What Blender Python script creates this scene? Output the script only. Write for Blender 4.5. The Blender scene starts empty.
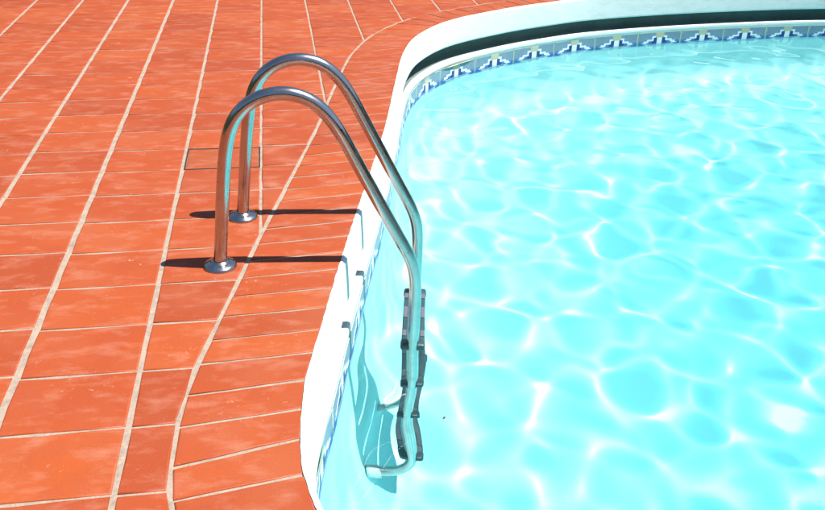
import bpy, bmesh, math, random
import numpy as np
from mathutils import Matrix, Vector

rng = random.Random(7)
C = bpy.context.scene.collection
S = 0.35                                   # metres per deck-tile column (one grid unit)

# ------------------------------------------------------------------ camera
YAW, PITCH, ROLL = math.radians(9.658), math.radians(28.90), math.radians(1.644)
CAM = Vector((5.28008 * S, -4.59553 * S, 4.34613 * S))
fwd = Vector((math.sin(YAW) * math.cos(PITCH), math.cos(YAW) * math.cos(PITCH), -math.sin(PITCH)))
rgt = fwd.cross(Vector((0, 0, 1))).normalized()
upv = rgt.cross(fwd)
r2 = math.cos(ROLL) * rgt + math.sin(ROLL) * upv
u2 = -math.sin(ROLL) * rgt + math.cos(ROLL) * upv
cd = bpy.data.cameras.new('camera')
cd.sensor_width = 36.0
cd.lens = 36.0 * 841.17 / 825.0
cd.clip_start, cd.clip_end = 0.05, 8000
cam = bpy.data.objects.new('camera', cd)
M4 = Matrix((r2, u2, -fwd)).transposed().to_4x4()
M4.translation = CAM
cam.matrix_world = M4
C.objects.link(cam)
bpy.context.scene.camera = cam

# ------------------------------------------------------------------ sky, sun, exposure
E2 = np.array([0.99955, -0.02999])         # level direction of the ladder, deck towards pool
SUN_AZ = math.atan2(0.5, -0.085)            # compass bearing of the sun from the deck's long axis
SUN_EL = math.radians(63.0)
w = bpy.data.worlds.new('World')
bpy.context.scene.world = w
w.use_nodes = True
nt = w.node_tree
sky = nt.nodes.new('ShaderNodeTexSky')
sky.sky_type = 'NISHITA'
sky.sun_disc = False
sky.sun_elevation = SUN_EL
sky.sun_rotation = SUN_AZ
sky.air_density, sky.dust_density, sky.ozone_density = 1.0, 0.6, 1.5
nt.links.new(sky.outputs[0], nt.nodes['Background'].inputs[0])
nt.nodes['Background'].inputs[1].default_value = 0.065
sl = bpy.data.lights.new('sun', 'SUN')
sl.energy = 5.0
sl.angle = math.radians(0.5)
sl.color = (1.0, 0.96, 0.90)
sl.cycles.is_caustics_light = True
sun = bpy.data.objects.new('sun', sl)
sd = Vector((math.sin(SUN_AZ) * math.cos(SUN_EL), math.cos(SUN_AZ) * math.cos(SUN_EL), math.sin(SUN_EL)))
sun.rotation_euler = sd.to_track_quat('Z', 'Y').to_euler()
sun.location = (3, 3, 8)
C.objects.link(sun)
sc = bpy.context.scene
sc.view_settings.view_transform = 'Standard'
sc.view_settings.look = 'None'
sc.view_settings.gamma = 1.0
sc.view_settings.use_curve_mapping = False
sc.view_settings.exposure = 1.05
sc.cycles.use_denoising = True
sc.cycles.max_bounces = 12
sc.cycles.diffuse_bounces = 7
sc.cycles.transmission_bounces = 8
sc.cycles.caustics_reflective = False
sc.cycles.caustics_refractive = True
sc.cycles.sample_clamp_indirect = 6.0

WATER_Z = -0.440

# ------------------------------------------------------------------ helpers
def tag(o, label=None, cat=None, group=None, kind=None):
    if label: o['label'] = label
    if cat: o['category'] = cat
    if group: o['group'] = group
    if kind: o['kind'] = kind
    return o

def link(name, me, mat=None, parent=None):
    o = bpy.data.objects.new(name, me)
    C.objects.link(o)
    if mat is not None and me is not None and not me.materials:
        me.materials.append(mat)
    if parent: o.parent = parent
    return o

def mesh(name, v, f, smooth=False):
    me = bpy.data.meshes.new(name)
    me.from_pydata([tuple(p) for p in v], [], [tuple(q) for q in f])
    me.update()
    if smooth:
        for p in me.polygons: p.use_smooth = True
    return me

def newmat(name):
    m = bpy.data.materials.new(name)
    m.use_nodes = True
    t = m.node_tree
    return m, t, t.nodes['Principled BSDF']

def N(t, typ, **kw):
    n = t.nodes.new(typ)
    for k, v in kw.items(): setattr(n, k, v)
    return n

def noise(t, vec, scale, detail=4, rough=0.55, dist=0.0):
    n = N(t, 'ShaderNodeTexNoise')
    n.inputs['Scale'].default_value = scale
    n.inputs['Detail'].default_value = detail
    n.inputs['Roughness'].default_value = rough
    n.inputs['Distortion'].default_value = dist
    if vec is not None: t.links.new(vec, n.inputs['Vector'])
    return n.outputs['Fac']

def ramp(t, fac, stops):
    n = N(t, 'ShaderNodeValToRGB')
    el = n.color_ramp.elements
    while len(el) < len(stops): el.new(0.5)
    for e, (p, c) in zip(el, stops):
        e.position = p
        e.color = tuple(c) + (1,) if len(c) == 3 else c
    t.links.new(fac, n.inputs[0])
    return n.outputs[0]

def g(v): return (v, v, v)

def mix(t, fac, a, b, mode='MIX'):
    n = N(t, 'ShaderNodeMix', data_type='RGBA', blend_type=mode)
    for sock, val in ((n.inputs[0], fac), (n.inputs[6], a), (n.inputs[7], b)):
        if hasattr(val, 'node'): t.links.new(val, sock)
        elif isinstance(val, (int, float)): sock.default_value = val
        else: sock.default_value = tuple(val) + (1,)
    return n.outputs[2]

def bump(t, h, strength, dist, bsdf):
    b = N(t, 'ShaderNodeBump')
    b.inputs['Strength'].default_value = strength
    b.inputs['Distance'].default_value = dist
    t.links.new(h, b.inputs['Height'])
    t.links.new(b.outputs[0], bsdf.inputs['Normal'])

def wpos(t):
    return N(t, 'ShaderNodeNewGeometry').outputs['Position']

# ------------------------------------------------------------------ materials
def mat_terracotta(name='terracotta', base=(0.285, 0.0455, 0.0088)):
    m, t, b = newmat(name)
    p = wpos(t)
    oi = N(t, 'ShaderNodeObjectInfo').outputs['Random']
    hue = ramp(t, oi, [(0.0, (0.83, 0.80, 0.98)), (0.25, (0.94, 0.92, 0.98)), (0.65, (1.0, 1.0, 1.0)), (1.0, (1.10, 1.28, 1.22))])
    c = mix(t, 1.0, base, hue, 'MULTIPLY')
    n1 = noise(t, p, 9, 6, 0.6, 0.4)
    c = mix(t, ramp(t, n1, [(0.35, g(0)), (0.7, g(0.42))]), c, (0.2060, 0.0303, 0.0092))
    n4 = noise(t, p, 3.1, 3, 0.5, 0.3)                     # broad worn, paler areas
    c = mix(t, ramp(t, n4, [(0.48, g(0)), (0.75, g(0.42))]), c, (0.3111, 0.0925, 0.0420))
    mp = N(t, 'ShaderNodeMapping'); mp.inputs['Scale'].default_value = (1.0, 2.2, 1.0)
    mp.inputs['Rotation'].default_value = (0, 0, 0.5)
    t.links.new(p, mp.inputs['Vector'])
    n2 = noise(t, mp.outputs[0], 7, 8, 0.62, 0.25)         # lime bloom
    bl = ramp(t, n2, [(0.50, g(0)), (0.76, g(0.40))])
    c = mix(t, bl, c, (0.4204, 0.2270, 0.1598))
    n5 = noise(t, p, 46, 6, 0.7, 0.6)                      # small mortar smears
    n6 = noise(t, p, 5.5, 3, 0.5)
    sm = mix(t, 1.0, ramp(t, n5, [(0.61, g(0)), (0.70, g(0.65))]), ramp(t, n6, [(0.5, g(0)), (0.68, g(1))]), 'MULTIPLY')
    c = mix(t, sm, c, (0.4877, 0.3700, 0.2775))
    n3 = noise(t, p, 160, 3, 0.6)
    c = mix(t, 0.16, c, mix(t, n3, (0.1177, 0.0252, 0.0118), (0.4625, 0.1430, 0.0589)))
    t.links.new(c, b.inputs['Base Color'])
    t.links.new(ramp(t, n1, [(0.3, g(0.42)), (0.75, g(0.66))]), b.inputs['Roughness'])
    b.inputs['Specular IOR Level'].default_value = 0.28
    hh = mix(t, 0.35, n1, n3)
    bump(t, hh, 0.35, 0.004, b)
    return m

def mat_grout(name, light=(0.285, 0.215, 0.165), dark=(0.165, 0.128, 0.10)):
    m, t, b = newmat(name)
    p = wpos(t)
    c = mix(t, ramp(t, noise(t, p, 22, 6, 0.65), [(0.40, g(0)), (0.72, g(1))]), light, dark)
    c = mix(t, ramp(t, noise(t, p, 4.3, 4, 0.6), [(0.61, g(0)), (0.72, g(0.8))]), c, (0.11, 0.085, 0.055))
    c = mix(t, ramp(t, noise(t, p, 150, 3, 0.6), [(0.35, g(0)), (0.8, g(0.35))]), c, (0.4625, 0.4036, 0.3279))
    t.links.new(c, b.inputs['Base Color'])
    b.inputs['Roughness'].default_value = 0.9
    bump(t, noise(t, p, 120, 5, 0.7), 0.6, 0.004, b)
    return m

def mat_white(name, base=(0.66, 0.67, 0.65), st=(0.50, 0.525, 0.49)):
    m, t, b = newmat(name)
    p = wpos(t)
    mp = N(t, 'ShaderNodeMapping'); mp.inputs['Scale'].default_value = (1, 1, 3.0)
    t.links.new(p, mp.inputs['Vector'])
    c = mix(t, ramp(t, noise(t, mp.outputs[0], 7, 7, 0.65, 0.3), [(0.45, g(0)), (0.75, g(0.6))]), base, st)
    c = mix(t, ramp(t, noise(t, p, 60, 5, 0.7), [(0.62, g(0)), (0.75, g(0.35))]), c, (0.50, 0.48, 0.40))
    t.links.new(c, b.inputs['Base Color'])
    b.inputs['Roughness'].default_value = 0.62
    bump(t, noise(t, p, 70, 5, 0.6), 0.35, 0.004, b)
    return m

def mat_plain(name, col, rough=0.5, metal=0.0, var=0.12, vs=20, bs=0.0):
    m, t, b = newmat(name)
    p = wpos(t)
    c = mix(t, noise(t, p, vs, 5, 0.6), tuple(x * (1 - var) for x in col), tuple(min(1, x * (1 + var)) for x in col))
    t.links.new(c, b.inputs['Base Color'])
    b.inputs['Roughness'].default_value = rough
    b.inputs['Metallic'].default_value = metal
    if bs: bump(t, noise(t, p, vs * 4, 4, 0.6), bs, 0.003, b)
    return m

def mat_steel():
    m, t, b = newmat('polished_steel')
    p = wpos(t)
    c = mix(t, ramp(t, noise(t, p, 14, 6, 0.65), [(0.45, g(0)), (0.8, g(0.5))]), (0.4709, 0.4625, 0.4499), (0.2859, 0.2607, 0.2355))
    c = mix(t, ramp(t, noise(t, p, 38, 4, 0.6), [(0.665, g(0)), (0.74, g(0.85))]), c, (0.16, 0.07, 0.03))
    t.links.new(c, b.inputs['Base Color'])
    b.inputs['Metallic'].default_value = 1.0
    t.links.new(ramp(t, noise(t, p, 18, 4, 0.55), [(0.3, g(0.15)), (0.8, g(0.26))]), b.inputs['Roughness'])
    bump(t, noise(t, p, 14, 2, 0.5), 0.05, 0.004, b)
    return m

def mat_poolpaint():
    m, t, b = newmat('pool_paint')
    p = wpos(t)
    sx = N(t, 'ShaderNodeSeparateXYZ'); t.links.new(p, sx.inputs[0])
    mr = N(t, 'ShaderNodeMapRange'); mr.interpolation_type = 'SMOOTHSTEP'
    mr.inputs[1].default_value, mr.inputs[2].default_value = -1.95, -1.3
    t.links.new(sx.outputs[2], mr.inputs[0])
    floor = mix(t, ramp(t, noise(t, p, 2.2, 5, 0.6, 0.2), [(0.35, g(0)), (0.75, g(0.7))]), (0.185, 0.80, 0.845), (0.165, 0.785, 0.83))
    c = mix(t, mr.outputs[0], floor, (0.60, 0.93, 0.93))     # paler high up, bluer with depth: water absorption put into the colour
    c = mix(t, ramp(t, noise(t, p, 30, 6, 0.7), [(0.6, g(0)), (0.8, g(0.25))]), c, (0.48, 0.86, 0.87))
    t.links.new(c, b.inputs['Base Color'])
    b.inputs['Roughness'].default_value = 0.75
    b.inputs['Specular IOR Level'].default_value = 0.1
    return m

def mat_water():
    m = bpy.data.materials.new('pool_water')
    m.use_nodes = True
    t = m.node_tree
    t.nodes.clear()
    out = N(t, 'ShaderNodeOutputMaterial')
    gl = N(t, 'ShaderNodeBsdfGlass')
    gl.inputs['IOR'].default_value = 1.333
    gl.inputs['Roughness'].default_value = 0.0
    gl.inputs['Color'].default_value = (0.94, 0.99, 1.0, 1)
    t.links.new(gl.outputs[0], out.inputs['Surface'])
    return m

TERRA = mat_terracotta()
TERRA_B = mat_terracotta('terracotta_border', (0.290, 0.0480, 0.0090))
COVER = mat_terracotta('terracotta_cover', (0.235, 0.046, 0.014))
GROUT = mat_grout('grout')
WHITE = mat_white('white_painted_concrete')
GUTTER = mat_plain('gutter_concrete', (0.095, 0.135, 0.125), 0.9, vs=9, var=0.3, bs=0.3)
STEEL = mat_steel()
BLACK = mat_plain('black_rubber', (0.022, 0.055, 0.066), 0.4, vs=40, var=0.3)
GREYP = mat_plain('grey_grip', (0.10, 0.10, 0.125), 0.45, vs=60, var=0.2)
DARKGRIP = mat_plain('dark_grip', (0.035, 0.065, 0.075), 0.5, vs=60, var=0.25)
PALE = mat_plain('pale_rubber', (0.62, 0.66, 0.64), 0.6, vs=40, var=0.1)
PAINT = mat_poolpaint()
WATER = mat_water()
T_BG1 = mat_plain('tile_slate_blue', (0.15, 0.23, 0.30), 0.45, vs=30, var=0.22)
T_BG2 = mat_plain('tile_steel_blue', (0.075, 0.17, 0.36), 0.45, vs=30, var=0.2)
T_BLUE = mat_plain('tile_cobalt', (0.02, 0.10, 0.42), 0.45, vs=30, var=0.2)
T_DARK = mat_plain('tile_navy', (0.012, 0.035, 0.17), 0.45, vs=30, var=0.2)
T_WHITE = mat_plain('tile_white', (0.66, 0.70, 0.72), 0.45, vs=30, var=0.08)
T_OLIVE = mat_plain('tile_sand', (0.42, 0.40, 0.28), 0.25, vs=30, var=0.12)
T_GROUT = mat_plain('tile_joint', (0.50, 0.49, 0.38), 0.8, vs=50, var=0.2)
DARKJ = mat_plain('dark_open_joint', (0.02, 0.014, 0.01), 0.95, vs=30)
GRASS = mat_plain('lawn', (0.055, 0.085, 0.025), 0.9, vs=6, var=0.4)
LEAF = mat_plain('dry_leaf', (0.05, 0.035, 0.02), 0.7, vs=90, var=0.3)

# ------------------------------------------------------------------ pool outline (plan, grid units)
ctrl = [(5.80, -1.0), (5.55, -0.62), (5.425, -0.35), (5.355, 0.0), (5.338, 0.378), (5.40, 1.052), (5.503, 1.543), (5.653, 2.183),
        (5.88, 3.18), (6.171, 4.372), (6.454, 5.489), (6.853, 7.143), (7.309, 9.321), (7.687, 11.0), (8.16, 12.25),
        (9.03, 13.42), (10.38, 14.38), (11.6, 15.02), (13.3, 15.68), (16.25, 16.25), (19.86, 16.55), (23.0, 16.3),
        (25.5, 14.5), (26.8, 11.0), (26.8, 6.0), (25.5, 1.0), (22.5, -2.0), (18.0, -3.4), (13.0, -3.6), (9.0, -3.0),
        (7.0, -2.1), (6.25, -1.5)]

def catmull(pts, per=24):
    P = np.array(pts, float); n = len(P); out = []
    for i in range(n):
        p0, p1, p2, p3 = P[i - 1], P[i], P[(i + 1) % n], P[(i + 2) % n]
        for k in range(per):
            t = k / per
            out.append(0.5 * (2 * p1 + (p2 - p0) * t + (2 * p0 - 5 * p1 + 4 * p2 - p3) * t * t + (3 * p1 - p0 - 3 * p2 + p3) * t ** 3))
    return np.array(out)

def resample(P, n):
    Q = np.vstack([P, P[:1]])
    d = np.r_[0, np.cumsum(np.linalg.norm(np.diff(Q, axis=0), axis=1))]
    s = np.linspace(0, d[-1], n, endpoint=False)
    return np.c_[np.interp(s, d, Q[:, 0]), np.interp(s, d, Q[:, 1])], d[-1]

NO = 1800
OUT, PERIM = resample(catmull(ctrl), NO)
OUT = OUT * S; PERIM *= S
for _ in range(6):
    OUT = 0.5 * OUT + 0.25 * (np.roll(OUT, 1, 0) + np.roll(OUT, -1, 0))
tan = np.roll(OUT, -3, 0) - np.roll(OUT, 3, 0)
tan /= np.linalg.norm(tan, axis=1)[:, None]
NRM = np.c_[tan[:, 1], -tan[:, 0]]          # clockwise walk: this points into the pool
CEN = np.array([15.5, 6.5]) * S

def offset(d): return OUT + NRM * (d if np.isscalar(d) else np.asarray(d)[:, None])

def inside(poly, pts):
    pts = np.asarray(pts, float)
    x, y = pts[:, 0], pts[:, 1]
    r = np.zeros(len(pts), bool)
    a, b = poly, np.roll(poly, -1, 0)
    for (x1, y1), (x2, y2) in zip(a, b):
        if y1 == y2: continue
        c = ((y1 > y) != (y2 > y)) & (x < (x2 - x1) * (y - y1) / (y2 - y1) + x1)
        r ^= c
    return r

def sweep(name, prof, mat, parent=None, smooth=True, lip=None):
    """sweep a (offset, z) profile round the pool outline"""
    rings = [np.c_[offset(o), np.full(NO, z)] for o, z in prof]
    if lip is not None:
        for k in range(2): rings[k][:, :2] -= NRM * lip[:, None]
    v = np.vstack(rings)
    m = len(prof)
    i = np.arange(NO); j = (i + 1) % NO
    f = []
    for k in range(m - 1):
        a, b = k * NO, (k + 1) * NO
        f += list(zip(a + i, b + i, b + j, a + j))
    me = mesh(name, v.tolist(), [tuple(int(q) for q in x) for x in f], smooth)
    return link(name, me, mat, parent)

def arc(cx, cz, r, a0, a1, n):
    return [(cx + r * math.cos(math.radians(a0 + (a1 - a0) * k / n)), cz + r * math.sin(math.radians(a0 + (a1 - a0) * k / n))) for k in range(n + 1)]

# ------------------------------------------------------------------ ground and paving bed
border_w = np.interp(OUT[:, 1] / S, [-4, 8.5, 10.5, 12, 13.4, 15, 17], [0.96, 1.03, 1.0, 0.9, 0.78, 0.66, 0.66]) * S
BORD = offset(-border_w)
def ringmesh(name, inner, outer, z0, z1):
    n = len(inner)
    v = [(*p, z0) for p in inner] + [(*p, z1) for p in outer]
    return mesh(name, v, [(i, (i + 1) % n, n + (i + 1) % n, n + i) for i in range(n)])
ang = np.arctan2(OUT[:, 1] - CEN[1], OUT[:, 0] - CEN[0])
def circ(r): return CEN + np.c_[np.cos(ang), np.sin(ang)] * r
GZ = -0.0035
paving = tag(link('paving', ringmesh('paving', offset(-0.002), circ(11.0), GZ, GZ), GROUT), kind='structure',
             label='terracotta tiled pool deck with pale mortar joints')
ground = tag(link('ground', ringmesh('ground', circ(10.95), circ(4000.0), -0.03, -0.03), GRASS), kind='structure')

# ------------------------------------------------------------------ deck tiles
KR = 0.7202
TH = 0.012
def tile_mesh(poly, name, seed=0, wob=0.0013):
    """poly: ccw (x, y) about the origin; rounded top arris, slightly wavy edges"""
    rr = random.Random(seed)
    c = np.mean(poly, axis=0)
    P = []
    n = len(poly)
    for i in range(n):
        a, b = np.array(poly[i]), np.array(poly[(i + 1) % n])
        k = max(1, int(np.linalg.norm(b - a) / 0.09))
        for q in range(k): P.append(a + (b - a) * q / k)
    P = np.array([p + np.array([rr.gauss(0, wob), rr.gauss(0, wob)]) for p in P])
    m = len(P)
    d = c - P
    d = d / np.linalg.norm(d, axis=1)[:, None]
    v = [(*p, -TH) for p in P] + [(*p, -0.0030) for p in P] + [(*(p + q * 0.0022), -0.0006) for p, q in zip(P, d)] + [(*(p + q * 0.006), 0.0) for p, q in zip(P, d)]
    f = []
    for k in range(3):
        for i in range(m):
            j = (i + 1) % m
            f.append((k * m + i, k * m + j, (k + 1) * m + j, (k + 1) * m + i))
    f.append(tuple(range(3 * m, 4 * m)))
    me = mesh(name, v, f)
    for p in me.polygons: p.use_smooth = len(p.vertices) == 4
    return me

def project(x, y, z=0.0):
    q = Vector((x, y, z)) - CAM
    wv = q.dot(fwd)
    if wv < 0.05: return None
    return 412.5 + 841.17 * q.dot(r2) / wv, 255 - 841.17 * q.dot(u2) / wv

def in_view(poly, mg=4):
    for p in list(poly) + [np.mean(poly, axis=0)]:
        q = project(*p)
        if q and -mg < q[0] < 825 + mg and -mg < q[1] < 510 + mg: return True
    return False

col_g = {0: .016, 1: .018, 2: .020, 3: .022, 4: .016, 5: .012, 6: .011, 7: .010}
def clip_half(poly, p0, nn):
    out = []
    for i in range(len(poly)):
        a, b = np.array(poly[i]), np.array(poly[(i + 1) % len(poly)])
        da, db = (a - p0) @ nn, (b - p0) @ nn
        if da >= 0: out.append(a)
        if da * db < 0: out.append(a + (b - a) * da / (da - db))
    return out

def area(poly):
    p = np.array(poly); q = np.roll(p, -1, 0)
    return 0.5 * np.sum(p[:, 0] * q[:, 1] - q[:, 0] * p[:, 1])

cover_poly = None
rest_v, rest_f = [], []
def add_rest(poly):
    z = rng.uniform(-0.0006, 0.0004)
    o = len(rest_v); n = len(poly)
    rest_v.extend([(*p, z) for p in poly] + [(*p, -TH) for p in poly])
    rest_f.append(tuple(range(o, o + n)))
    rest_f.extend([(o + n + i, o + n + (i + 1) % n, o + (i + 1) % n, o + i) for i in range(n)])

cache = {}
def place_tile(poly, name, mat, tilt=0.0012):
    c = np.mean(poly, axis=0)
    loc = [tuple(np.array(p) - c) for p in poly]
    key = (name, tuple(np.round(np.array(loc).ravel(), 4)))
    if key not in cache:
        me = tile_mesh(loc, name, len(cache))
        me.materials.append(mat)
        cache[key] = me
    o = link(name, cache[key], None, paving)
    o.location = (c[0], c[1], rng.uniform(-0.0008, 0.0006))
    o.rotation_euler = (rng.gauss(0, tilt), rng.gauss(0, tilt), rng.gauss(0, 0.002))
    return o

bord_g = offset(-(border_w + 0.008))
bord_s = bord_g[::9]
cmin, cmax, rmin, rmax = -17, 30, -13, 40
for c in range(cmin, cmax):
    rr = random.Random(c * 31 + 5)
    joff = rr.gauss(0, 0.006)
    for r in range(rmin, rmax):
        gl, gr = col_g.get(c, .013) / 2, col_g.get(c + 1, .013) / 2
        ex = -0.05 * S * max(0, 3 - r) / 3 if c + 1 == 4 else 0
        x0, x1 = c * S + gl, (c + 1) * S - gr
        y0, y1 = r * KR * S + 0.0047 + joff, (r + 1) * KR * S - 0.0047 + joff
        poly = [(x0, y0), (x1, y0), (x1, y1), (x0, y1)]
        ctr = np.array([(x0 + x1) / 2, (y0 + y1) / 2])
        if np.linalg.norm(ctr - CEN) > 10.6: continue
        if c == 4 and r == 8:
            cover_poly = poly
            continue
        near = np.where((bord_g[:, 0] > x0 - .01) & (bord_g[:, 0] < x1 + .01) & (bord_g[:, 1] > y0 - .01) & (bord_g[:, 1] < y1 + .01))[0]
        ins = inside(bord_s, poly + [tuple(ctr)])
        full = True
        if ins.all(): continue
        if ins.any() or len(near) > 1:
            if len(near) < 2:
                k = int(np.argmin(np.linalg.norm(bord_g - ctr, axis=1)))
                p0, p1 = bord_g[k - 2], bord_g[(k + 2) % NO]
            else:
                if near.max() - near.min() > NO / 2: continue
                p0, p1 = bord_g[near.min()], bord_g[near.max()]
                if near.max() - near.min() < 3:
                    k = near.min(); p0, p1 = bord_g[k - 3], bord_g[(k + 3) % NO]
            d = p1 - p0; d /= np.linalg.norm(d)
            poly = clip_half(poly, p0, np.array([-d[1], d[0]]))
            if len(poly) < 3 or area(poly) < 0.0006: continue
            # drop slivers' doubled corners
            q = [poly[0]]
            for p in poly[1:]:
                if np.linalg.norm(np.array(p) - q[-1]) > 0.004: q.append(p)
            poly = q
            if len(poly) < 3: continue
        if in_view(poly): place_tile(poly, 'tile', TERRA)
        else: add_rest(poly)

# border course: narrow tiles laid across the edge of the pool
s_of = np.r_[0, np.cumsum(np.linalg.norm(np.diff(np.vstack([OUT, OUT[:1]]), axis=0), axis=1))]
OUTc = np.vstack([OUT, OUT[:1]]); BORDc = np.vstack([offset(-(border_w - 0.008)), offset(-(border_w - 0.008))[:1]])
INc = np.vstack([offset(-0.012), offset(-0.012)[:1]])
def at(arr, s):
    s = s % PERIM
    return np.array([np.interp(s, s_of, arr[:, 0]), np.interp(s, s_of, arr[:, 1])])
TANc, NRMc = np.vstack([tan, tan[:1]]), np.vstack([NRM, NRM[:1]])
def skew(s):
    """how far the border joint runs back along the edge: beside the ladder the joints follow the deck grid"""
    q = at(OUTc, s) / S
    if q[0] > 10.5 or q[1] < -1.5: return 0.0
    m = np.interp(q[1], [-1.5, 0, 0.4, 0.75, 1.3, 2, 3, 4, 5, 8, 10.6, 11.8], [0.4, .15, .13, .085, .02, .05, .06, .08, .11, .18, .27, .27])
    d = np.array([1.0, m]); n, t = at(NRMc, s), at(TANc, s)
    wd = float(np.interp(q[1], [-4, 8.5, 10.5, 12, 13.4, 15, 17], [0.96, 1.03, 1.0, 0.9, 0.78, 0.66, 0.66])) * S
    f = np.interp(q[1], [-1.5, -0.8, 11.0, 13.6], [0, 1, 1, 0])
    return f * wd * (d @ t) / (d @ n) if d @ n > 0.3 else 0.0
nb = int(PERIM / 0.131)
cuts = [i * PERIM / nb + rng.gauss(0, 0.003) for i in range(nb)]
for i in range(nb):
    a, b = cuts[i] + 0.0047, cuts[(i + 1) % nb] + (PERIM if i == nb - 1 else 0) - 0.0047
    poly = [at(BORDc, a - skew(a)), at(BORDc, b - skew(b)), at(INc, b), at(INc, (a + b) / 2), at(INc, a)]
    if area(poly) < 0: poly = poly[::-1]
    poly = [tuple(p) for p in poly]
    if in_view(poly): place_tile(poly, 'border_tile', TERRA_B)
    else: add_rest(poly)
if rest_v:
    tag(link('outlying_tiles', mesh('outlying_tiles', rest_v, rest_f), TERRA, paving), kind='stuff')

# ------------------------------------------------------------------ access cover in the deck
def access_cover():
    P = np.array(cover_poly); c = P.mean(axis=0)
    root = bpy.data.objects.new('access_cover', None); C.objects.link(root)
    root.location = (c[0], c[1], 0)
    tag(root, 'loose terracotta cover tile outlined by a dark open joint behind the ladder', 'access cover')
    q = P - c
    hx, hy = q[:, 0].max(), q[:, 1].max()
    fx, fy = hx + 0.002, hy + 0.003
    v, f = [], []
    t = 0.0065
    for (ax, ay, bx, by) in ((-fx, -fy, fx, -fy + t), (-fx, fy - t, fx, fy), (-fx, -fy + t, -fx + t, fy - t), (fx - t, -fy + t, fx, fy - t)):
        o = len(v)
        v += [(ax, ay, -0.010), (bx, ay, -0.010), (bx, by, -0.010), (ax, by, -0.010), (ax, ay, -0.0012), (bx, ay, -0.0012), (bx, by, -0.0012), (ax, by, -0.0012)]
        f += [(o + 4, o + 5, o + 6, o + 7), (o, o + 1, o + 5, o + 4), (o + 1, o + 2, o + 6, o + 5), (o + 2, o + 3, o + 7, o + 6), (o + 3, o, o + 4, o + 7)]
    link('frame', mesh('frame', v, f), DARKJ, root)
    k = [(-fx + t, -fy + t), (fx - t, -fy + t), (fx - t, fy - t), (-fx + t, fy - t)]
    me = tile_mesh(k, 'cover_tile', 99, 0.0006)
    link('cover_tile', me, COVER, root).location = (0, 0, -0.0015)
access_cover()

# ------------------------------------------------------------------ the pool shell
LEDGE = 0.013
FLOOR_Z = -1.77
def shell_curve():
    key = [(LEDGE - 0.004, -0.346), (LEDGE - 0.004, -0.54), (0.018, -0.78), (0.030, -1.0), (0.047, -1.2), (0.078, -1.41), (0.145, -1.55),
           (0.24, -1.65), (0.38, -1.72), (0.58, -1.76), (0.85, -1.77)]
    out = [key[0]]
    for i in range(1, len(key) - 2):
        p0, p1, p2, p3 = [np.array(key[q]) for q in (i - 1, i, i + 1, i + 2)]
        for k in range(4):
            t = k / 4
            out.append(tuple(0.5 * (2 * p1 + (p2 - p0) * t + (2 * p0 - 5 * p1 + 4 * p2 - p3) * t * t + (3 * p1 - p0 - 3 * p2 + p3) * t ** 3)))
    return out + key[-2:]
shell_prof = shell_curve()
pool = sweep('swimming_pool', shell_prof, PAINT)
tag(pool, 'pale blue painted basin of the curved swimming pool', kind='structure')
# floor: last ring to the centre
me = pool.data
bm = bmesh.new(); bm.from_mesh(me); bm.verts.ensure_lookup_table()
last = [bm.verts[(len(shell_prof) - 1) * NO + i] for i in range(NO)]
r1 = [bm.verts.new(((v.co.x - CEN[0]) * 0.5 + CEN[0], (v.co.y - CEN[1]) * 0.5 + CEN[1], FLOOR_Z - 0.15)) for v in last]
cv = bm.verts.new((CEN[0], CEN[1], FLOOR_Z - 0.2))
for i in range(NO):
    j = (i + 1) % NO
    bm.faces.new((last[i], r1[i], r1[j], last[j])).smooth = True
    bm.faces.new((r1[i], cv, r1[j])).smooth = True
bm.normal_update()
bm.to_mesh(me); bm.free()
pool.cycles.is_caustics_receiver = True

# white rim: rounded nose, upright face, underside
lipn = np.random.RandomState(3).rand(NO)
lipn = np.clip(0.5 * lipn + 0.25 * np.roll(lipn, 1) + 0.25 * np.roll(lipn, -1) - 0.40, 0, 1) * 0.006
prof = [(-0.013, -0.006), (-0.0125, 0.0022)] + arc(-0.008, -0.004, 0.006, 110, 30, 4) + arc(-0.004, -0.014, 0.010, 35, 0, 3) + \
    [(0.008, -0.06), (0.010, -0.12), (0.011, -0.176)] + arc(-0.001, -0.180, 0.012, 0, -90, 4) + [(-0.03, -0.192), (-0.11, -0.192)]
coping = sweep('coping', prof, WHITE, pool, lip=lipn)
gutter = sweep('gutter', [(-0.105, -0.190), (-0.108, -0.285), (-0.095, -0.301), (-0.022, -0.301)], GUTTER, pool)
ledge = sweep('ledge', [(-0.024, -0.310), (-0.024, -0.303), (-0.019, -0.2985)] + arc(LEDGE - 0.010, -0.3085, 0.010, 90, 0, 5) + [(LEDGE, -0.325), (LEDGE, -0.3435), (LEDGE - 0.01, -0.3445)], WHITE, pool)

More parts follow.
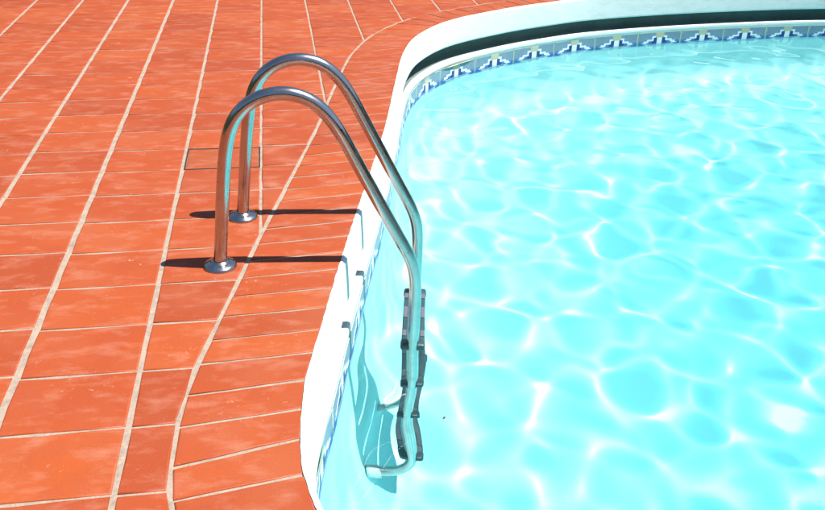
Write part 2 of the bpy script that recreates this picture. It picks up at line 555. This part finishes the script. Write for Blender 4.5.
# waterline tiles with a stepped motif
TW, THt, TD = PERIM / round(PERIM / 0.455), 0.165, 0.006
motif = ['a' * 10 + 'ooooo' + 'a' * 10,
         'a' * 10 + 'ooooo' + 'a' * 10,
         'a' * 8 + 'wwooooow' + 'w' + 'a' * 8,
         'a' * 8 + 'wnnwwwnnw' + 'a' * 8,
         'aaaaa' + 'wwwwnnwwwnnwwww' + 'aaaaa',
         'bbbwwwbbnnnwwwnnnbbwwwbbb',
         'ccwwwcccnnnwwwnnncccwwwcc',
         'c' * 11 + 'www' + 'c' * 11,
         'cccc' + 'w' * 17 + 'cccc',
         'c' * 25,
         'cccc' + 'w' * 17 + 'cccc']
cidx = {'a': 1, 'b': 2, 'c': 3, 'n': 4, 'w': 5, 'o': 6, 'g': 0}
def waterline_tile_mesh():
    nx, nz = len(motif[0]), len(motif)
    v, f, mi = [], [], []
    jw = 0.009
    W = TW
    xs = [-W / 2] + [-W / 2 + jw + (W - 2 * jw) * k / nx for k in range(nx + 1)] + [W / 2]
    # bow the tile to the wall's gentle curve is not needed: chord error stays under a few millimetres
    zs = [-k * THt / nz for k in range(nz + 1)]
    for z in zs:
        for k, x in enumerate(xs):
            v.append((x, 0.0 if k in (0, len(xs) - 1) else TD, z))
    n = len(xs)
    for r in range(nz):
        for k in range(n - 1):
            f.append((r * n + k, r * n + k + 1, (r + 1) * n + k + 1, (r + 1) * n + k))
            mi.append(0 if k in (0, n - 2) else cidx[motif[r][k - 1]])
    o = len(v)
    v += [(xs[0], -0.004, 0), (xs[-1], -0.004, 0)]
    f.append(tuple([o, o + 1] + list(range(n - 1, -1, -1)))); mi.append(0)
    me = mesh('waterline_tile', v, f)
    for m_ in (T_GROUT, T_BG1, T_BG2, T_BLUE, T_DARK, T_WHITE, T_OLIVE): me.materials.append(m_)
    for p, q in zip(me.polygons, mi): p.material_index = q
    return me
wt = waterline_tile_mesh()
WALLc = np.vstack([offset(LEDGE - 0.004), offset(LEDGE - 0.004)[:1]])
nt_ = int(round(PERIM / 0.455))
s0 = 0.17
for i in range(nt_):
    a, b = at(WALLc, s0 + i * TW), at(WALLc, s0 + (i + 1) * TW)
    d = b - a; L = np.linalg.norm(d)
    # split curved spans into a bent copy so that neighbours meet
    nn = np.array([d[1], -d[0]]) / L
    mid = at(WALLc, s0 + (i + .5) * TW)
    sag = (mid - (a + b) / 2) @ nn
    if abs(sag) > 0.0015:
        m2 = wt.copy()
        for vv in m2.vertices:
            q = vv.co.x / (TW / 2)
            vv.co.y += sag * (1 - q * q)
    else: m2 = wt
    o = link('waterline_tile', m2, None, pool)
    c = (a + b) / 2
    # local x along d, local y into the pool
    o.matrix_world = Matrix(((d[0] / L, nn[0], 0, c[0]), (d[1] / L, nn[1], 0, c[1]), (0, 0, 1, -0.3455), (0, 0, 0, 1))) @ Matrix.Diagonal((L / TW, 1, 1, 1))
    o.cycles.is_caustics_receiver = True

# ------------------------------------------------------------------ water
def build_water():
    h = 0.011
    lo = OUT.min(axis=0) - 0.05; hi = OUT.max(axis=0) + 0.05
    nx, ny = int((hi[0] - lo[0]) / h) + 1, int((hi[1] - lo[1]) / h) + 1
    X, Y = np.meshgrid(lo[0] + np.arange(nx) * h, lo[1] + np.arange(ny) * h)
    r = np.random.RandomState(WSEED)
    Z = np.zeros_like(X); curv2 = 0.0
    for k in range(70):
        lam = LAM0 * (0.45 / LAM0) ** r.rand()
        th = r.normal(1.1, 1.3)
        kv = 2 * math.pi / lam
        a = lam ** 2.15
        # gentle warp keeps the pattern from looking like crossed sines
        ph = r.rand() * 6.283 + 0.6 * np.sin(1.7 * X + r.rand() * 6) + 0.6 * np.sin(1.9 * Y + r.rand() * 6)
        Z += a * np.sin(kv * (math.cos(th) * X + math.sin(th) * Y) + ph)
        curv2 += 0.5 * (a * kv * kv) ** 2
    Z *= KAPPA / math.sqrt(curv2)
    for _ in range(60):                     # surface tension: no crest or trough bends tighter than this
        L = np.zeros_like(Z)
        L[1:-1, 1:-1] = (Z[:-2, 1:-1] + Z[2:, 1:-1] + Z[1:-1, :-2] + Z[1:-1, 2:] - 4 * Z[1:-1, 1:-1]) / (h * h)
        L -= np.clip(L, -CLIM, CLIM)
        K = L.copy()                        # spread the correction so the relief stays smooth
        for _k in range(6):
            K[1:-1, 1:-1] = 0.2 * (K[1:-1, 1:-1] + K[:-2, 1:-1] + K[2:, 1:-1] + K[1:-1, :-2] + K[1:-1, 2:])
        Z += 0.2 * h * h * 4 * K
    v = np.c_[X.ravel(), Y.ravel(), (WATER_Z + Z).ravel()]
    ins = inside(offset(-0.03)[::7], v[:, :2]).reshape(ny, nx)
    cell = ins[:-1, :-1] | ins[1:, :-1] | ins[:-1, 1:] | ins[1:, 1:]
    iy, ix = np.where(cell)
    q = iy * nx + ix
    f = np.c_[q, q + 1, q + nx + 1, q + nx]
    used = np.unique(f); rem = np.full(nx * ny, -1); rem[used] = np.arange(len(used))
    v = v[used]; f = rem[f]
    me = bpy.data.meshes.new('water')
    me.vertices.add(len(v)); me.vertices.foreach_set('co', v.astype(np.float32).ravel())
    me.loops.add(f.size); me.loops.foreach_set('vertex_index', f.astype(np.int32).ravel())
    me.polygons.add(len(f))
    me.polygons.foreach_set('loop_start', (np.arange(len(f)) * 4).astype(np.int32))
    me.polygons.foreach_set('use_smooth', np.ones(len(f), bool))
    me.update(calc_edges=True); me.validate()
    o = link('water', me, WATER)
    tag(o, 'clear rippling turquoise water filling the pool', kind='structure')
    o.cycles.is_caustics_caster = True
    return o
KAPPA, WSEED, LAM0, CLIM = 0.86, 8, 0.155, 1.8
water = build_water()

# ------------------------------------------------------------------ ladder
def tube(name, path, rad, mat, parent, seg=20, cap=True):
    P = [np.array(p, float) for p in path]
    n = len(P)
    v, f = [], []
    prev = None
    for i in range(n):
        t = P[min(i + 1, n - 1)] - P[max(i - 1, 0)]
        t /= np.linalg.norm(t)
        if prev is None:
            ref = np.array([0, 1.0, 0]) if abs(t[1]) < 0.9 else np.array([1.0, 0, 0])
            a = np.cross(t, ref)
        else:
            a = prev - t * (prev @ t)
        a /= np.linalg.norm(a); prev = a
        b = np.cross(t, a)
        rd = rad[i] if hasattr(rad, '__len__') else rad
        for k in range(seg):
            q = 2 * math.pi * k / seg
            v.append(P[i] + rd * (math.cos(q) * a + math.sin(q) * b))
    for i in range(n - 1):
        for k in range(seg):
            f.append((i * seg + k, i * seg + (k + 1) % seg, (i + 1) * seg + (k + 1) % seg, (i + 1) * seg + k))
    if cap:
        f.append(tuple(range(seg - 1, -1, -1))); f.append(tuple((n - 1) * seg + k for k in range(seg)))
    me = mesh(name, v, f)
    for p in me.polygons: p.use_smooth = len(p.vertices) == 4
    return link(name, me, mat, parent)

def smooth_path(pts, n):
    P = np.array(pts, float)
    Q = [2 * P[0] - P[1]] + list(P) + [2 * P[-1] - P[-2]]
    out = []
    for i in range(1, len(Q) - 2):
        p0, p1, p2, p3 = Q[i - 1], Q[i], Q[i + 1], Q[i + 2]
        for k in range(12):
            t = k / 12
            out.append(0.5 * (2 * p1 + (p2 - p0) * t + (2 * p0 - 5 * p1 + 4 * p2 - p3) * t * t + (3 * p1 - p0 - 3 * p2 + p3) * t ** 3))
    out.append(P[-1]); out = np.array(out)
    d = np.r_[0, np.cumsum(np.linalg.norm(np.diff(out, axis=0), axis=1))]
    s = np.linspace(0, d[-1], n)
    out = np.stack([np.interp(s, d, out[:, k]) for k in range(out.shape[1])], axis=1)
    for _ in range(4):
        out[1:-1] = 0.5 * out[1:-1] + 0.25 * (out[:-2] + out[2:])
    return out

def lathe(prof, seg=32):
    v, f = [], []
    for r_, z in prof:
        for k in range(seg):
            v.append((r_ * math.cos(2 * math.pi * k / seg), r_ * math.sin(2 * math.pi * k / seg), z))
    for i in range(len(prof) - 1):
        for k in range(seg):
            f.append((i * seg + k, i * seg + (k + 1) % seg, (i + 1) * seg + (k + 1) % seg, (i + 1) * seg + k))
    return v, f

def rbox(sx, sy, sz, bev=0.006, seg=3):
    bm = bmesh.new()
    bmesh.ops.create_cube(bm, size=1.0)
    for vv in bm.verts: vv.co = (vv.co.x * sx, vv.co.y * sy, vv.co.z * sz)
    bmesh.ops.bevel(bm, geom=bm.edges[:], offset=bev, segments=seg, profile=0.5, affect='EDGES')
    return bm

LW, LSK = 0.395, 0.060                   # rail spacing, and how far the inner rail stands towards the pool
ladder = bpy.data.objects.new('pool_ladder', None); C.objects.link(ladder)
ladder.location = (4.586 * S, 3.152 * S, 0)
ladder.rotation_euler = (0, 0, math.atan2(E2[1], E2[0]))
tag(ladder, 'stainless steel pool ladder with twin arched handrails and black treads', 'ladder')
TR = 0.0235
RAIL_U = 0.712
rail_prof = [(0.0, 0.0), (0.009, 0.07), (0.018, 0.146), (0.027, 0.23), (0.037, 0.315), (0.050, 0.411), (0.066, 0.492), (0.085, 0.543), (0.121, 0.592), (0.178, 0.629),
             (0.252, 0.643), (0.320, 0.629), (0.366, 0.601), (0.404, 0.559), (0.440, 0.503), (0.480, 0.424), (0.530, 0.325), (0.595, 0.196), (0.645, 0.098), (0.683, 0.024), (0.704, -0.03),
             (0.714, -0.09), (0.716, -0.16), (0.714, -0.30), (RAIL_U, -0.45), (RAIL_U, -0.7), (RAIL_U, -0.95), (RAIL_U, -1.25),
             (0.704, -1.325), (0.680, -1.373), (0.640, -1.40), (0.58, -1.409), (0.562, -1.410)]
rp = smooth_path(rail_prof, 150)
for x0, y in ((0.0, 0.0), (LSK, LW)):
    rail = tube('handrail', [(p[0] + x0, y, p[1]) for p in rp], TR, STEEL, ladder, 24)
    rail.cycles.is_caustics_receiver = True
    v, f = lathe([(TR - 0.002, 0.026), (TR + 0.004, 0.026), (TR + 0.007, 0.020), (0.036, 0.018), (0.052, 0.013), (0.059, 0.006), (0.060, 0.0006), (0.058, -0.001)])
    fl = link('base_flange', mesh('base_flange', v, f, True), STEEL, ladder)
    fl.location = (0.001 + x0, y, 0.0)
    v, f = lathe([(0.001, 0.022), (0.020, 0.022), (0.028, 0.018), (0.031, 0.008), (0.031, -0.028), (0.026, -0.030)])
    ft = link('wall_bumper', mesh('wall_bumper', v, f, True), PALE, ladder)
    ft.rotation_euler = (0, -math.pi / 2, 0)
    ft.location = (0.552 + x0, y, -1.410)
    ft.cycles.is_caustics_receiver = True

def tread(z, strip):
    tl = LW + 0.03
    bm = rbox(0.091, tl - 0.05, 0.024, 0.008)
    me = bpy.data.meshes.new('tread'); bm.to_mesh(me); bm.free()
    for p in me.polygons: p.use_smooth = True
    tr_ = link('tread', me, BLACK, ladder)
    tr_.location = (RAIL_U + LSK / 2, LW / 2, z)
    tr_.rotation_euler = (0, 0, -math.atan2(LSK, LW))
    tr_.cycles.is_caustics_receiver = True
    for sx in (-1, 1):                      # pale grip strips, in three lengths each
        for y0, y1 in ((-0.155, -0.115), (-0.02, 0.06), (0.13, 0.165)):
            b2 = rbox(0.017, y1 - y0, 0.006, 0.002, 2)
            m2 = bpy.data.meshes.new('grip_strip'); b2.to_mesh(m2); b2.free()
            gs = link('grip_strip', m2, strip, tr_)
            gs.location = (sx * 0.0355, (y0 + y1) / 2, 0.0125)
            gs.cycles.is_caustics_receiver = True
    for sy in (-1, 1):                      # moulded end caps that clasp the rails
        b2 = rbox(0.097, 0.050, 0.030, 0.011)
        m2 = bpy.data.meshes.new('end_cap'); b2.to_mesh(m2); b2.free()
        for p in m2.polygons: p.use_smooth = True
        ec = link('end_cap', m2, BLACK, tr_)
        ec.location = (0, sy * (LW / 2 - 0.004), -0.002)
        ec.cycles.is_caustics_receiver = True
for k in range(4): tread(-0.392 - 0.290 * k, DARKGRIP if k else GREYP)

# ------------------------------------------------------------------ bits adrift on the water
def unproject(px, py, z):
    d = (px - 412.5) / 841.17 * r2 - (py - 255) / 841.17 * u2 + fwd
    t = (z - CAM.z) / d.z
    return CAM + d * t
for px, py, sz in ((444, 418, 0.010), (420, 443, 0.008)):
    p = unproject(px, py, WATER_Z + 0.006)
    rr = random.Random(int(px))
    v, f = [], []
    for k in range(7):
        a = 6.283 * k / 7
        rd = sz * (0.45 + 0.3 * rr.random())
        v += [(rd * 1.3 * math.cos(a), rd * 0.6 * math.sin(a), 0.0012 + 0.002 * rr.random()), (rd * 1.25 * math.cos(a), rd * 0.56 * math.sin(a), -0.001)]
    f = [tuple(range(0, 14, 2)), tuple(range(13, 0, -2))] + [(2 * k, 2 * k + 1, (2 * k + 3) % 14, (2 * k + 2) % 14) for k in range(7)]
    o = link('leaf_fragment', mesh('leaf_fragment', v, f), LEAF)
    o.location = p
    o.rotation_euler = (0, 0, rr.uniform(0, 6))
    tag(o, 'tiny dark leaf fragment floating on the turquoise pool water', 'leaf', 'leaf fragments adrift on the water')

# ------------------------------------------------------------------ hedges round the deck (added out of view, to give the rails something dark to reflect)
HEDGE = mat_plain('hedge_leaves', (0.035, 0.060, 0.020), 0.7, vs=5, var=0.5)
for k in range(8):
    rs = np.random.RandomState(40 + k)
    a0, a1 = math.pi / 4 * k + 0.01, math.pi / 4 * (k + 1) - 0.01
    v, f = [], []
    na, nz = 60, 14
    H = 3.0 + 0.3 * rs.rand()
    for side, rad in ((0, 12.0), (1, 13.2)):
        o = len(v)
        for j in range(nz + 1):
            for i in range(na + 1):
                a = a0 + (a1 - a0) * i / na
                rr_ = rad + rs.normal(0, 0.07) + (0.35 if side == 0 else -0.35) * max(0, j / nz - 0.85) / 0.15
                v.append((CEN[0] + rr_ * math.cos(a), CEN[1] + rr_ * math.sin(a), -0.03 + H * j / nz + (rs.normal(0, 0.05) if j else 0)))
        for j in range(nz):
            for i in range(na):
                q = o + j * (na + 1) + i
                f.append((q, q + 1, q + na + 2, q + na + 1))
    n1 = (na + 1) * (nz + 1)
    for i in range(na):
        q = nz * (na + 1) + i
        f.append((q, q + 1, n1 + q + 1, n1 + q))
    for i in (0, na):
        for j in range(nz):
            q = j * (na + 1) + i
            f.append((q, q + na + 1, n1 + q + na + 1, n1 + q))
    nl = 3000                                # leaf clumps over the faces and top
    for _ in range(nl):
        a = rs.uniform(a0, a1); z = rs.uniform(0.02, H + 0.1)
        rad = 12.0 if rs.rand() < 0.7 else 13.2
        if z > H - 0.1: rad = rs.uniform(12.2, 13.0)
        c = np.array([CEN[0] + rad * math.cos(a), CEN[1] + rad * math.sin(a), z])
        t1 = rs.normal(0, 1, 3); t1 /= np.linalg.norm(t1)
        t2 = np.cross(t1, rs.normal(0, 1, 3)); t2 /= np.linalg.norm(t2)
        L = rs.uniform(0.08, 0.18); q = len(v)
        v += [tuple(c - t1 * L), tuple(c + t2 * L * 0.5), tuple(c + t1 * L), tuple(c - t2 * L * 0.5)]
        f.append((q, q + 1, q + 2, q + 3))
    hd = link('added_hedge', mesh('added_hedge', v, f), HEDGE)
    tag(hd, 'tall dark green foliage screen added out of view for the rails to reflect', 'added_hedge', 'hedges added for the rails to reflect')
